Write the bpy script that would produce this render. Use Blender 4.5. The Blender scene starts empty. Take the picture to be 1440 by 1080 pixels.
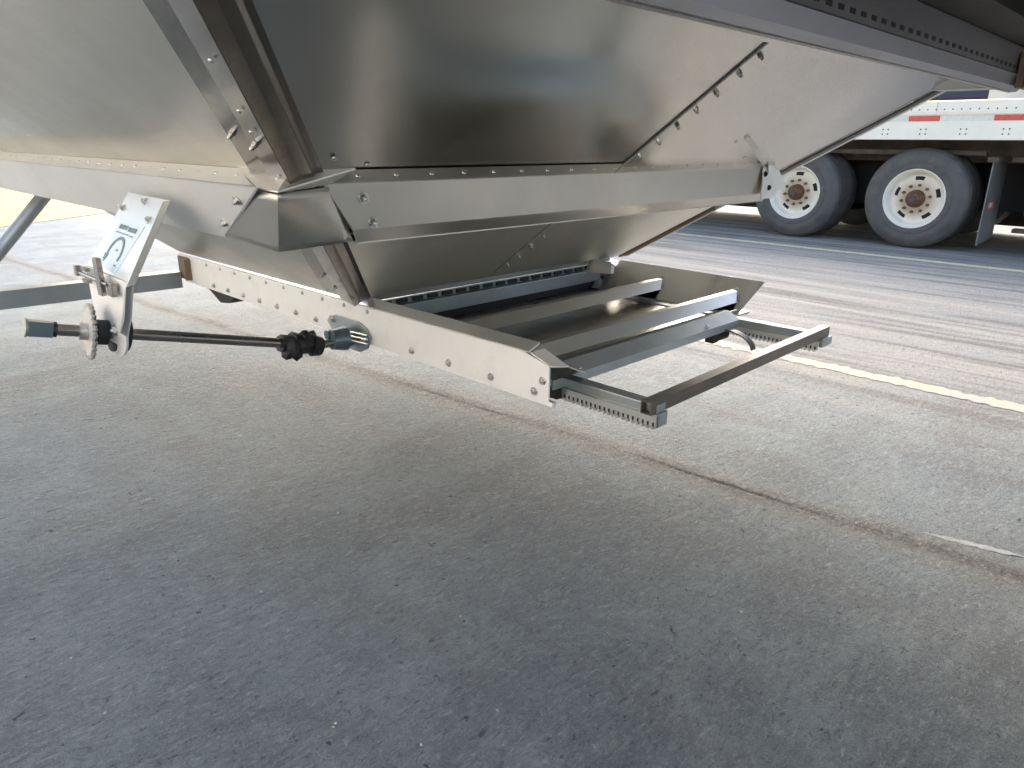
import bpy, bmesh, math, random
from mathutils import Vector, Matrix, Euler
R = math.radians
random.seed(7)
sc = bpy.context.scene
C = sc.collection

# ------------------------------------------------------------------ camera, world, sun, exposure
cam_d = bpy.data.cameras.new("camera")
cam = bpy.data.objects.new("camera", cam_d); C.objects.link(cam); sc.camera = cam
yaw, pit, rol = R(134.675), R(-18.839), R(0.578)
Fw = Vector((math.cos(yaw)*math.cos(pit), math.sin(yaw)*math.cos(pit), math.sin(pit)))
Rt = Vector((math.sin(yaw), -math.cos(yaw), 0)); Up = Rt.cross(Fw)
R2 = math.cos(rol)*Rt + math.sin(rol)*Up; U2 = -math.sin(rol)*Rt + math.cos(rol)*Up
m = Matrix((R2, U2, -Fw)).transposed().to_4x4(); m.translation = Vector((0, 0, 1.04))
cam.matrix_world = m
cam_d.sensor_width = 36.0; cam_d.lens = 36.0*998/1440
cam_d.clip_start = 0.02; cam_d.clip_end = 2000

SUN_EL, SUN_AZ = 26.0, 138.0          # azimuth counted from +X towards +Y
w = bpy.data.worlds.new("World"); sc.world = w; w.use_nodes = True
nt = w.node_tree; nt.nodes.clear()
sky = nt.nodes.new('ShaderNodeTexSky'); sky.sky_type = 'NISHITA'; sky.sun_disc = False
sky.sun_elevation = R(SUN_EL); sky.sun_rotation = R(90 - SUN_AZ)
sky.air_density = 1.0; sky.dust_density = 4.0; sky.ozone_density = 1.2
bg = nt.nodes.new('ShaderNodeBackground'); bg.inputs['Strength'].default_value = 0.15
wo = nt.nodes.new('ShaderNodeOutputWorld')
nt.links.new(sky.outputs[0], bg.inputs[0]); nt.links.new(bg.outputs[0], wo.inputs[0])
sd = bpy.data.lights.new("sun", 'SUN'); sd.energy = 1.1; sd.angle = R(52); sd.color = (1, .985, .965)
so = bpy.data.objects.new("sun", sd); C.objects.link(so)
dv = Vector((math.cos(R(SUN_AZ))*math.cos(R(SUN_EL)), math.sin(R(SUN_AZ))*math.cos(R(SUN_EL)), math.sin(R(SUN_EL))))
so.rotation_euler = dv.to_track_quat('Z', 'Y').to_euler()
sc.view_settings.view_transform = 'Standard'; sc.view_settings.look = 'None'
sc.view_settings.exposure = 1.88; sc.view_settings.gamma = 1
sc.view_settings.use_curve_mapping = False

# ------------------------------------------------------------------ materials
class NT:
    def __init__(s, name):
        s.m = bpy.data.materials.new(name); s.m.use_nodes = True
        s.t = s.m.node_tree; s.b = s.t.nodes['Principled BSDF']
        s.tc = s.t.nodes.new('ShaderNodeTexCoord')
    def n(s, typ, **k):
        nd = s.t.nodes.new(typ)
        for a, v in k.items():
            if a in nd.inputs.keys(): nd.inputs[a].default_value = v
            else: setattr(nd, a, v)
        return nd
    def l(s, a, b): s.t.links.new(a, b)
    def co(s, scale=(1, 1, 1), rot=(0, 0, 0), world=False):
        mp = s.n('ShaderNodeMapping'); mp.inputs['Scale'].default_value = scale; mp.inputs['Rotation'].default_value = rot
        if world:
            g = s.n('ShaderNodeNewGeometry'); s.l(g.outputs['Position'], mp.inputs[0])
        else: s.l(s.tc.outputs['Object'], mp.inputs[0])
        return mp.outputs[0]
    def noise(s, sc_, det=4, rough=.55, co=None, dist=0):
        nd = s.n('ShaderNodeTexNoise'); nd.inputs['Scale'].default_value = sc_; nd.inputs['Detail'].default_value = det
        nd.inputs['Roughness'].default_value = rough; nd.inputs['Distortion'].default_value = dist
        s.l(co if co is not None else s.tc.outputs['Object'], nd.inputs['Vector']); return nd.outputs[0]
    def mr(s, v, a, b, c, d, smooth=False):
        nd = s.n('ShaderNodeMapRange'); nd.clamp = True
        if smooth: nd.interpolation_type = 'SMOOTHSTEP'
        for i, x in enumerate((a, b, c, d)): nd.inputs[i+1].default_value = x
        s.l(v, nd.inputs[0]); return nd.outputs[0]
    def mix(s, f, a, b, mode='MIX'):
        nd = s.n('ShaderNodeMix', data_type='RGBA', blend_type=mode)
        for sock, v in ((nd.inputs[0], f), (nd.inputs[6], a), (nd.inputs[7], b)):
            if isinstance(v, (int, float)): sock.default_value = v
            elif isinstance(v, tuple): sock.default_value = (*v, 1) if len(v) == 3 else v
            else: s.l(v, sock)
        return nd.outputs[2]
    def math(s, op, a, b=0.0):
        nd = s.n('ShaderNodeMath', operation=op)
        for i, v in enumerate((a, b)):
            if isinstance(v, (int, float)): nd.inputs[i].default_value = v
            else: s.l(v, nd.inputs[i])
        return nd.outputs[0]
    def bump(s, h, strength=.3, dist=.01, prev=None):
        nd = s.n('ShaderNodeBump'); nd.inputs['Strength'].default_value = strength; nd.inputs['Distance'].default_value = dist
        s.l(h, nd.inputs['Height'])
        if prev is not None: s.l(prev, nd.inputs['Normal'])
        return nd.outputs[0]
    def set(s, **k):
        for a, v in k.items():
            a = a.replace('_', ' ')
            if isinstance(v, (int, float)): s.b.inputs[a].default_value = v
            elif isinstance(v, tuple): s.b.inputs[a].default_value = (*v, 1) if len(v) == 3 else v
            else: s.l(v, s.b.inputs[a])
        return s

def metal(name, col, rough, grain=(2, 60, 60), amp=.10, bumpy=.06, smudge=.25, metallic=1.0, dirt=(.45, .38, .30), dirt_amt=.35, wave=.05, spot=.35):
    t = NT(name)
    big = t.noise(2.3, 5, .6); fine = t.noise(5, 6, .7, t.co(grain)); spots = t.noise(70, 3, .6)
    c1 = tuple(v*(1-smudge) for v in col)
    colr = t.mix(t.mr(big, .3, .7, 0, 1), col, c1)
    colr = t.mix(t.math('MULTIPLY', t.mr(t.noise(6.5, 6, .7), .52, .75, 0, 1), dirt_amt), colr, dirt)
    colr = t.mix(t.mr(spots, .70, .78, 0, spot), colr, tuple(v*.55 for v in col))
    r = t.math('ADD', t.mr(fine, .3, .7, rough-amp, rough+amp), t.mr(big, .35, .7, -.04, .08))
    t.set(Base_Color=colr, Roughness=r, Metallic=metallic)
    if bumpy: t.set(Normal=t.bump(t.noise(1.3, 1, .4), wave, .02, t.bump(fine, bumpy, .001)))
    return t.m

M = {}
M['sheet'] = metal('brushed_aluminium_sheet', (.60, .58, .53), .34, (1.5, 70, 70), .05, .05, .14, dirt_amt=.25)
M['sheet_end'] = metal('rolled_aluminium_sheet', (.53, .52, .49), .185, (2, 2, 2), .0, 0, .03, dirt_amt=.0, spot=.0)
M['bar'] = metal('extruded_aluminium', (.80, .79, .76), .40, (1, 90, 90), .07, .06, .08, metallic=.8, dirt_amt=.2)
M['bar_y'] = metal('extruded_aluminium_cross', (.58, .57, .53), .34, (90, 1, 90), .07, .06, .10, dirt_amt=.2)
M['rail'] = metal('pale_mill_aluminium', (.90, .885, .855), .50, (1, 80, 80), .06, .05, .10, metallic=.35, dirt_amt=.22)
M['skirt'] = metal('satin_skirt_aluminium', (.80, .78, .70), .42, (60, 1.2, 60), .05, .03, .12, metallic=.75, dirt_amt=.2)
M['bar_bright'] = metal('bright_extruded_aluminium', (.84, .83, .80), .45, (1, 90, 90), .06, .05, .08, metallic=.45, dirt_amt=.15)
M['beam'] = metal('grey_painted_beam', (.36, .37, .40), .38, (60, 1, 60), .06, .04, .15, metallic=.8, dirt_amt=.3)
M['polished'] = metal('bright_corner_aluminium', (.20, .185, .165), .16, (30, 30, 2), .04, .02, .2, dirt_amt=.4)  # bare metal; the dark underside it mirrors is put into the base colour
M['stainless'] = metal('stainless_pan', (.52, .48, .43), .28, (80, 1.5, 80), .06, .05, .25, dirt_amt=.3)
M['galv'] = metal('galvanised_steel', (.42, .46, .47), .42, (8, 8, 8), .08, .05, .22, metallic=.85, dirt_amt=.3)
M['dark_steel'] = metal('dark_steel_tube', (.17, .155, .14), .38, (60, 1, 60), .08, .05, .25, metallic=.8, dirt_amt=.3)
M['shaft'] = metal('oiled_steel_shaft', (.38, .35, .32), .25, (60, 1, 60), .05, .03, .2, dirt_amt=.4)
M['zinc'] = metal('zinc_bolt', (.70, .69, .66), .28, (9, 9, 9), .08, 0, .2, dirt_amt=.2)
M['blue_zinc'] = metal('blue_zinc_cast', (.22, .29, .32), .35, (9, 9, 9), .08, 0, .3, metallic=.9, dirt_amt=.2)
M['plate'] = metal('bracket_plate_aluminium', (.66, .65, .61), .36, (60, 60, 1), .07, .06, .15, metallic=.85, dirt_amt=.2)
M['body'] = metal('trailer_body_aluminium', (.6, .6, .58), .4, (1, 50, 50), .1, .05, .2)

def plain(name, col, rough=.6, metallic=0.0, var=.25, scale=9, bump=.15, bdist=.004, spec=.5):
    t = NT(name); n1 = t.noise(scale, 6, .65)
    c = t.mix(t.mr(n1, .3, .7, 0, 1), tuple(v*(1-var) for v in col), tuple(min(1, v*(1+var*.6)) for v in col))
    t.set(Base_Color=c, Roughness=t.mr(n1, .3, .7, rough-.08, rough+.08), Metallic=metallic, Normal=t.bump(t.noise(scale*8, 4), bump, bdist))
    t.b.inputs['Specular IOR Level'].default_value = spec
    return t.m
M['rubber'] = plain('black_rubber', (.018, .018, .018), .6)
M['black'] = plain('black_grease', (.012, .012, .013), .35, 0, .4, 30, .6)
M['decal'] = plain('pale_blue_decal', (.58, .68, .74), .35, 0, .05, 20, .02)
M['ink'] = plain('decal_ink', (.10, .13, .15), .4, 0, .2, 40, .0)
M['white_paint'] = plain('white_trailer_paint', (.95, .875, .72), .35, 0, .07, 3, .05)
M['navy'] = plain('navy_trailer_wall', (.012, .028, .065), .4, 0, .2, 3, .05)
M['maroon'] = plain('maroon_trailer_band', (.05, .012, .012), .5, 0, .2, 3, .05)
M['red_tape'] = plain('red_reflective_tape', (.66, .09, .07), .3, 0, .1, 30, .02)
M['white_tape'] = plain('silver_reflective_tape', (.74, .75, .66), .3, 0, .1, 30, .02)
M['chassis'] = plain('grimy_chassis_steel', (.022, .019, .016), .75, 0, .5, 6, .3)
M['chassis_tan'] = plain('dusty_chassis_steel', (.11, .085, .06), .85, 0, .5, 6, .3)
M['flap'] = plain('grey_rubber_flap', (.19, .185, .175), .55, 0, .3, 5, .1)
M['shed'] = plain('pale_shed_paint', (.74, .72, .68), .6, 0, .15, 3, .05)  # colour of the unseen wall added to bounce light
M['underfloor'] = plain('dusty_underfloor', (.085, .07, .05), .55, .3, .4, 4, .1)
M['sprocket'] = metal('dirty_sprocket_steel', (.70, .67, .62), .5, (9, 9, 9), .08, .05, .25, metallic=.6, dirt_amt=.5)
M['weld'] = plain('weld_bead', (.45, .43, .40), .4, .8, .3, 60, .6)
M['rust'] = plain('rusty_hub_steel', (.17, .085, .04), .75, .2, .6, 22, .5)
M['nut'] = plain('lug_nut_steel', (.22, .14, .08), .55, .6, .5, 40, .3)
M['hubcap'] = plain('hub_cap_steel', (.10, .09, .085), .5, .5, .5, 22, .3)
M['pebble'] = plain('pale_pebble', (.62, .60, .55), .7, 0, .3, 40, .4)
M['seam_brown'] = plain('seam_sealer', (.10, .06, .045), .7, 0, .4, 20, .3)
M['gusset'] = plain('tan_corroded_gusset', (.22, .17, .12), .6, .5, .4, 14, .3)

def tyre_mat():
    t = NT('dusty_tyre_rubber'); n1 = t.noise(5, 6, .7); n2 = t.noise(26, 5, .6)
    c = t.mix(t.mr(n1, .3, .7, 0, 1), (.080, .074, .068), (.130, .120, .110))
    c = t.mix(t.mr(n2, .55, .8, 0, .5), c, (.18, .17, .155))
    t.set(Base_Color=c, Roughness=.72, Normal=t.bump(n2, .2, .003)); return t.m
M['tyre'] = tyre_mat()
def rim_mat():
    t = NT('white_rim_paint')
    n1 = t.noise(14, 6, .7)
    # rust run-off collects round the hub bolts (wear with its own radius, object space)
    sx = t.n('ShaderNodeSeparateXYZ'); t.l(t.tc.outputs['Object'], sx.inputs[0])
    rr = t.math('SQRT', t.math('ADD', t.math('MULTIPLY', sx.outputs[0], sx.outputs[0]), t.math('MULTIPLY', sx.outputs[2], sx.outputs[2])))
    near = t.mr(t.math('ADD', rr, t.math('MULTIPLY', n1, .07)),   .17, .27, 1, 0)
    c = t.mix(t.mr(n1, .45, .75, 0, .4), (.95, .88, .74), (.74, .62, .42))
    c = t.mix(t.math('MULTIPLY', near, .62), c, (.42, .27, .12))
    t.set(Base_Color=c, Roughness=.45, Normal=t.bump(n1, .1, .003)); return t.m
M['rim'] = rim_mat()

def ground_mat():
    t = NT('worn_concrete_pavement')
    P = t.co(world=True)
    sep = t.n('ShaderNodeSeparateXYZ'); t.l(P, sep.inputs[0]); X, Y = sep.outputs[0], sep.outputs[1]
    big = t.noise(.9, 6, .62, P, .6); mid = t.noise(2.6, 6, .65, P, .8)
    cool = t.noise(1.6, 5, .6, t.co((1, 1, 1), (.4, .3, 1.1), True), .5)
    swath = t.noise(2.2, 5, .6, t.co((1.0, .28, 1), (0, 0, R(52)), True), .4)     # broad scuffed swaths
    stroke = t.noise(13, 7, .75, t.co((3.4, 1.0, 1), (0, 0, R(-18)), True), .7)   # trowel strokes
    stroke2 = t.noise(34, 6, .78, t.co((2.4, 1, 1), (0, 0, R(-26)), True), .9)
    grit = t.noise(75, 5, .8, P); speck = t.noise(230, 3, .75, P)
    lane = t.noise(3.0, 6, .65, t.co((.10, 1.6, 1), (0, 0, R(-2)), True), .3)     # tyre streaks along the lane
    c = t.mix(t.mr(big, .36, .64, 0, 1), (0.170, 0.207, 0.238), (0.257, 0.303, 0.330))
    c = t.mix(t.mr(mid, .48, .62, 0, .62), c, (0.325, 0.376, 0.402))
    c = t.mix(t.mr(mid, .47, .35, 0, .50), c, (0.126, 0.148, 0.166))
    c = t.mix(t.mr(cool, .50, .63, 0, .40), c, (0.175, 0.234, 0.294))
    c = t.mix(t.mr(cool, .46, .34, 0, .20), c, (0.228, 0.234, 0.222))
    c = t.mix(t.mr(swath, .52, .66, 0, .50), c, (0.107, 0.126, 0.142))
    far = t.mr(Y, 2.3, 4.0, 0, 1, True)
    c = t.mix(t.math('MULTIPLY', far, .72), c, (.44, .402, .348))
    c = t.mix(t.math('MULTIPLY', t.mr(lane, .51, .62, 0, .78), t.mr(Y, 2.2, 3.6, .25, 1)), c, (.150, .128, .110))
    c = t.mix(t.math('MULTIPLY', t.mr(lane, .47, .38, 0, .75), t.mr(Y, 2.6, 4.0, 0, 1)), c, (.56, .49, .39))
    # dusty band along the joint
    wob = t.math('MULTIPLY', t.math('SUBTRACT', t.noise(2.2, 6, .65, P), .5), .16)
    yj = t.math('ADD', Y, wob)
    dj = t.math('ABSOLUTE', t.math('SUBTRACT', t.math('SUBTRACT', yj, 1.93), t.math('MULTIPLY', t.math('ADD', X, 1.2), .09)))
    c = t.mix(t.math('MULTIPLY', t.mr(dj, .0, .12, .95, 0, True), t.mr(mid, .35, .55, .55, 1)), c, (0.170, 0.164, 0.150))
    c = t.mix(t.math('MULTIPLY', t.mr(dj, .0, .042, .82, 0, True), t.mr(grit, .42, .54, .30, 1)), c, (0.058, 0.057, 0.054))
    c = t.mix(t.math('MULTIPLY', t.mr(t.math('ABSOLUTE', t.math('SUBTRACT', dj, .060)), .0, .018, .45, 0, True), t.mr(stroke, .45, .55, 0, 1)), c, (0.349, 0.360, 0.336))
    c = t.mix(t.mr(stroke, .54, .66, 0, .30), c, (0.068, 0.083, 0.096))
    c = t.mix(t.mr(stroke, .48, .36, 0, .35), c, (0.412, 0.443, 0.454))
    c = t.mix(t.mr(stroke2, .54, .66, 0, .38), c, (0.058, 0.072, 0.084))
    c = t.mix(t.mr(stroke2, .47, .36, 0, .32), c, (0.461, 0.494, 0.508))
    c = t.mix(t.mr(grit, .54, .66, 0, .25), c, (0.063, 0.074, 0.084))
    c = t.mix(t.mr(grit, .46, .36, 0, .30), c, (0.470, 0.494, 0.508))
    c = t.mix(t.mr(speck, .55, .66, 0, .28), c, (0.068, 0.076, 0.084))
    c = t.mix(t.mr(speck, .45, .36, 0, .34), c, (0.510, 0.536, 0.551))
    c = t.mix(t.mr(stroke2, .60, .635, 0, .60), c, (.035, .038, .040))  # crevice shade painted into the albedo, here and on the next line
    c = t.mix(t.mr(t.noise(52, 5, .8, t.co((2.0, 1, 1), (0, .3, R(-22)), True), 1.2), .61, .64, 0, .65), c, (.030, .032, .034))
    c = t.mix(t.mr(stroke2, .385, .355, 0, .35), c, (.60, .62, .62))  # pale highlights on the strokes, also painted into the albedo
    pits = t.noise(34, 2, .5, t.co((1, 1.0, 1), (.2, .1, .5), True))
    c = t.mix(t.mr(pits, .725, .745, 0, .85), c, (0.034, 0.038, 0.044))
    c = t.mix(1.0, c, (1.14, 1.14, 1.145), 'MULTIPLY')
    b = t.bump(stroke, .8, .026); b = t.bump(stroke2, 1.0, .020, b); b = t.bump(grit, .6, .005, b); b = t.bump(speck, .6, .003, b)
    t.set(Base_Color=c, Roughness=t.mr(mid, .3, .7, .66, .80), Normal=b)
    t.b.inputs['Specular IOR Level'].default_value = .45
    return t.m
M['ground'] = ground_mat()

def worn_paint(name, col, under, lo, hi):
    t = NT(name); P = t.co(world=True)
    n1 = t.noise(38, 6, .75, P); n2 = t.noise(5, 4, .6, P)
    f = t.mr(t.math('ADD', n1, t.math('MULTIPLY', t.math('SUBTRACT', n2, .5), .6)), lo, hi, 0, 1)
    c = t.mix(f, under, t.mix(t.mr(n2, .3, .7, 0, 1), col, tuple(v*.8 for v in col)))
    t.set(Base_Color=c, Roughness=.7, Normal=t.bump(n1, .4, .003)); return t.m
M['yellow_line'] = worn_paint('worn_yellow_paint', (.54, .47, .29), (.33, .32, .29), .50, .60)
M['pale_line'] = worn_paint('faded_cream_paint', (.78, .70, .46), (.42, .38, .31), .30, .50)
M['yellow_area'] = worn_paint('yellow_apron_paint', (.56, .42, .07), (.42, .33, .10), .34, .46)
M['smear'] = worn_paint('pale_smear', (.40, .43, .45), (.25, .26, .26), .48, .62)

# ------------------------------------------------------------------ object helpers
WL = {}
def wpos(o): return WL.get(o.name, Vector((0, 0, 0)))
def empty(name, loc, **k):
    o = bpy.data.objects.new(name, None); C.objects.link(o); o.location = loc; WL[o.name] = Vector(loc)
    o.empty_display_size = .2
    for a, v in k.items(): o[a] = v
    return o
def finish(name, bm, mat, parent=None, smooth=False, bevel=0, origin=None, **k):
    """bm is in world coordinates; the origin goes to its centre"""
    bmesh.ops.remove_doubles(bm, verts=bm.verts, dist=1e-6)
    bmesh.ops.recalc_face_normals(bm, faces=bm.faces)
    if bevel:
        ed = [e for e in bm.edges if len(e.link_faces) == 2 and e.calc_face_angle(0) > .5]
        bmesh.ops.bevel(bm, geom=ed, offset=bevel, segments=2, affect='EDGES', profile=.6)
    if origin is None:
        lo = Vector([min(v.co[i] for v in bm.verts) for i in range(3)]); hi = Vector([max(v.co[i] for v in bm.verts) for i in range(3)])
        origin = (lo+hi)/2
    origin = Vector(origin)
    for v in bm.verts: v.co -= origin
    me = bpy.data.meshes.new(name); bm.to_mesh(me); bm.free()
    if mat: me.materials.append(M[mat])
    if smooth:
        for p in me.polygons: p.use_smooth = True
        me.set_sharp_from_angle(angle=R(38))
    o = bpy.data.objects.new(name, me); C.objects.link(o)
    o.parent = parent
    o.location = origin - (wpos(parent) if parent else Vector((0, 0, 0)))
    WL[o.name] = origin
    for a, v in k.items(): o[a] = v
    return o
def box(bm, a, b):
    (x0, y0, z0), (x1, y1, z1) = a, b
    vs = [bm.verts.new(p) for p in ((x0,y0,z0),(x1,y0,z0),(x1,y1,z0),(x0,y1,z0),(x0,y0,z1),(x1,y0,z1),(x1,y1,z1),(x0,y1,z1))]
    for f in ((0,3,2,1),(4,5,6,7),(0,1,5,4),(1,2,6,5),(2,3,7,6),(3,0,4,7)): bm.faces.new([vs[i] for i in f])
def slab(bm, pts, off):
    """a planar polygon pts given a thickness by the vector off"""
    off = Vector(off); a = [bm.verts.new(p) for p in pts]; b = [bm.verts.new(Vector(p)+off) for p in pts]
    bm.faces.new(a); bm.faces.new(b[::-1]); n = len(a)
    for i in range(n): bm.faces.new((a[i], b[i], b[(i+1) % n], a[(i+1) % n]))
def profile(bm, sec, p0, p1, closed=True):
    """sweep a closed section: sec0 and sec1 are lists of points"""
    a = [bm.verts.new(p) for p in p0]; b = [bm.verts.new(p) for p in p1]; n = len(a)
    for i in range(n): bm.faces.new((a[i], b[i], b[(i+1) % n], a[(i+1) % n]))
    bm.faces.new(a[::-1]); bm.faces.new(b)
def frame(d):
    d = Vector(d).normalized(); q = d.to_track_quat('Z', 'Y'); return q.to_matrix()
def tube(bm, a, b, r0, r1=None, seg=20, caps=True):
    a, b = Vector(a), Vector(b); r1 = r0 if r1 is None else r1; m = frame(b-a)
    A = [bm.verts.new(a + m @ Vector((math.cos(t)*r0, math.sin(t)*r0, 0))) for t in (2*math.pi*i/seg for i in range(seg))]
    B = [bm.verts.new(b + m @ Vector((math.cos(t)*r1, math.sin(t)*r1, 0))) for t in (2*math.pi*i/seg for i in range(seg))]
    for i in range(seg): bm.faces.new((A[i], A[(i+1) % seg], B[(i+1) % seg], B[i]))
    if caps: bm.faces.new(A[::-1]); bm.faces.new(B)
def strip(bm, pts, half, thick, nrm=(0, 0, 1)):
    nrm = Vector(nrm)
    pts = [Vector(p) for p in pts]; rows = []
    for i, p in enumerate(pts):
        d = (pts[min(i+1, len(pts)-1)] - pts[max(i-1, 0)]).normalized(); s = d.cross(nrm).normalized()
        h = half[i] if isinstance(half, list) else half
        rows.append([bm.verts.new(p + s*h), bm.verts.new(p - s*h), bm.verts.new(p - s*h + nrm*thick), bm.verts.new(p + s*h + nrm*thick)])
    for i in range(len(rows)-1):
        for j in range(4): bm.faces.new((rows[i][j], rows[i][(j+1) % 4], rows[i+1][(j+1) % 4], rows[i+1][j]))
    bm.faces.new(rows[0][::-1]); bm.faces.new(rows[-1])

# shared bolt meshes (axis = local +Z, base at 0)
def mesh_of(bm, mat, smooth=True):
    bmesh.ops.recalc_face_normals(bm, faces=bm.faces)
    me = bpy.data.meshes.new('bolt'); bm.to_mesh(me); bm.free(); me.materials.append(M[mat])
    if smooth:
        for p in me.polygons: p.use_smooth = True
        me.set_sharp_from_angle(angle=R(40))
    return me
def hexbolt(r, h, wr, mat='zinc'):
    bm = bmesh.new(); tube(bm, (0,0,-.001), (0,0,h*.22), wr, wr, 14); tube(bm, (0,0,h*.22), (0,0,h), r, r*.93, 6); tube(bm, (0,0,h), (0,0,h*1.5), r*.5, r*.42, 8)
    return mesh_of(bm, mat)
def dome(r, h, mat='zinc'):
    bm = bmesh.new(); rings = []
    for k in range(4):
        a = k/4*math.pi/2; rings.append([bm.verts.new((math.cos(2*math.pi*i/12)*r*math.cos(a), math.sin(2*math.pi*i/12)*r*math.cos(a), h*math.sin(a)-.0005)) for i in range(12)])
    for k in range(3):
        for i in range(12): bm.faces.new((rings[k][i], rings[k][(i+1)%12], rings[k+1][(i+1)%12], rings[k+1][i]))
    bm.faces.new(rings[3]); return mesh_of(bm, mat)
def studbolt(r, h, mat='zinc'):     # hex nut with a rounded bolt end standing proud
    bm = bmesh.new(); tube(bm, (0,0,-.001), (0,0,h*.42), r, r, 6); tube(bm, (0,0,h*.42), (0,0,h*.85), r*.62, r*.62, 12); tube(bm, (0,0,h*.85), (0,0,h), r*.62, r*.35, 12)
    return mesh_of(bm, mat)
B_HEX = hexbolt(.0072, .007, .0105); B_BIG = hexbolt(.0095, .008, .013); B_DOME = dome(.0062, .004); B_STUD = studbolt(.0068, .015); B_SMALL = dome(.0042, .003)
B_SMUDGE = dome(.0075, .0045, 'galv')
def bolts(parent, me, pts, nrm, name='bolt'):
    q = Vector(nrm).normalized().to_track_quat('Z', 'Y').to_euler(); pw = wpos(parent)
    for p in pts:
        o = bpy.data.objects.new(name, me); C.objects.link(o); o.parent = parent
        o.location = Vector(p) - pw; e = q.copy(); o.rotation_euler = e
        o.rotation_mode = 'QUATERNION'; o.rotation_quaternion = q.to_quaternion() @ Euler((0, 0, random.random()*3)).to_quaternion()

# ------------------------------------------------------------------ ground
def lines(a, b, far, n):      # coordinates dense in [a, b], growing outwards
    out = [a + (b-a)*i/n for i in range(n+1)]; s = (b-a)/n; x = b
    while x < far: s *= 1.5; x += s; out.append(x)
    s = (b-a)/n; x = a; pre = []
    while x > -far: s *= 1.5; x -= s; pre.append(x)
    return pre[::-1] + out
from mathutils import noise as mn
def joint_y(x): return 1.93 + .09*(x+1.2) + .012*mn.noise(Vector((x*1.1, 3.3, 0))) + .010*mn.noise(Vector((x*4, 9.3, 0)))
gx = lines(-4.4, 1.0, 700, 270); gy = lines(-.26, .26, 700, 80)
vs = []; fs = []
for y0 in gy:
    for x0 in gx:
        yc = joint_y(max(-4.4, min(1.0, x0))); y = yc + y0; z = 0.0
        if abs(y0) <= .26 and -4.6 < x0 < 1.2:
            fade = min(1, max(0, (x0+4.4)/.6)) * min(1, max(0, (1.0-x0)/.3))
            n1 = mn.noise(Vector((x0*2.1, 1.7, 4))); n2 = mn.noise(Vector((x0*9, y0*24, 2)))
            wdt = .009 + .004*n1 + .004*mn.noise(Vector((x0*17, .3, 2)))
            d1 = abs(y0 - .004*n2)/max(.003, wdt); d2 = abs(y0 - .030 - .010*n1)/.006
            z -= fade*(.0055*max(0, 1-d1)*max(0, .45+1.3*n1+.8*n2) + .002*max(0, 1-d2)*max(0, .3+n1+n2))
            z += fade*.0028*math.exp(-((y0-.045)/.05)**2)*(.6+.8*n2) + fade*.0022*math.exp(-((y0+.03)/.03)**2)*(.5+.9*n2)
        vs.append((x0, y, z))
nx = len(gx)
for j in range(len(gy)-1):
    for i in range(nx-1): fs.append((j*nx+i, j*nx+i+1, (j+1)*nx+i+1, (j+1)*nx+i))
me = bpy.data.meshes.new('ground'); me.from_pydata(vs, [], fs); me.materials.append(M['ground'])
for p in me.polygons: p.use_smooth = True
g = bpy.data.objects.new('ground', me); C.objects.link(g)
g['kind'] = 'structure'; g['label'] = 'worn grey concrete pavement with a rough dusty joint'

def paint_line(name, mat, x0, x1, y0, y1, wdt, label, z=.0025, seed=0):
    bm = bmesh.new(); n = int((x1-x0)/.012); A = []; B = []
    for i in range(n+1):
        x = x0 + (x1-x0)*i/n; yc = y0 + (y1-y0)*i/n
        e = lambda k: .16*wdt*mn.noise(Vector((x*7, k, seed))) + .30*wdt*mn.noise(Vector((x*31, k, seed)))
        A.append(bm.verts.new((x, yc-wdt/2+e(1), z))); B.append(bm.verts.new((x, yc+wdt/2+e(7), z)))
    for i in range(n): bm.faces.new((A[i], A[i+1], B[i+1], B[i]))
    return finish(name, bm, mat, kind='structure', label=label)
paint_line('yellow_line', 'yellow_line', -3.2, 6, 3.49, 3.49, .105, 'worn yellow painted line beyond the open gate')
paint_line('pale_line', 'pale_line', -9, 8, 7.70, 7.50, .125, 'thin faded cream line in front of the white trailer', seed=3)
bm = bmesh.new()
ring = [(-10.2,1.3), (-10.75,2.1), (-11.5,3.1), (-12.4,4.3), (-14,6.4), (-40,30), (-60,-10), (-20,-8), (-10.0,-1.5)]
bm.faces.new([bm.verts.new((x, y, .006)) for x, y in ring])
finish('yellow_apron', bm, 'yellow_area', kind='structure', label='bright yellow area of ground at the far left')
bm = bmesh.new(); A = []; B = []
for i in range(25):
    f_ = i/24; x = -.42+.24*f_; yy = 2.085+.06*f_; h_ = (.008+.014*abs(mn.noise(Vector((i*.23, 2, 5)))))*min(1, f_*5, (1-f_)*5)+.001
    A.append(bm.verts.new((x, yy-h_, .0018))); B.append(bm.verts.new((x, yy+h_*.8, .0018)))
for i in range(24): bm.faces.new((A[i], A[i+1], B[i+1], B[i]))
finish('paint_smear', bm, 'smear', kind='structure', label='short pale bluish smear beside the joint at the right')

# ------------------------------------------------------------------ hopper trailer
tr = empty('grain_trailer', (-2.5, 1.8, 0), label='aluminium hopper grain trailer with its discharge gate slid open', category='trailer')
SN, SF, SE = 1.2, 1.07, 1.39
YN, YF, XE, XW, ZB = 1.17, 2.43, -1.82, -3.17, .58
def pn(x, z): return Vector((x, YN - SN*(z-ZB), z))       # near slope
def pf(x, z): return Vector((x, YF + SF*(z-ZB), z))       # far slope
def pe(y, z): return Vector((XE + SE*(z-ZB), y, z))       # end slope
def pw_(y, z): return Vector((XW - SE*(z-ZB), y, z))
def corner(z): return Vector((XE + SE*(z-ZB), YN - SN*(z-ZB), z))
def cornerF(z): return Vector((XE + SE*(z-ZB), YF + SF*(z-ZB), z))
def cornerW(z): return Vector((XW - SE*(z-ZB), YN - SN*(z-ZB), z))
def cornerWF(z): return Vector((XW - SE*(z-ZB), YF + SF*(z-ZB), z))
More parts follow.
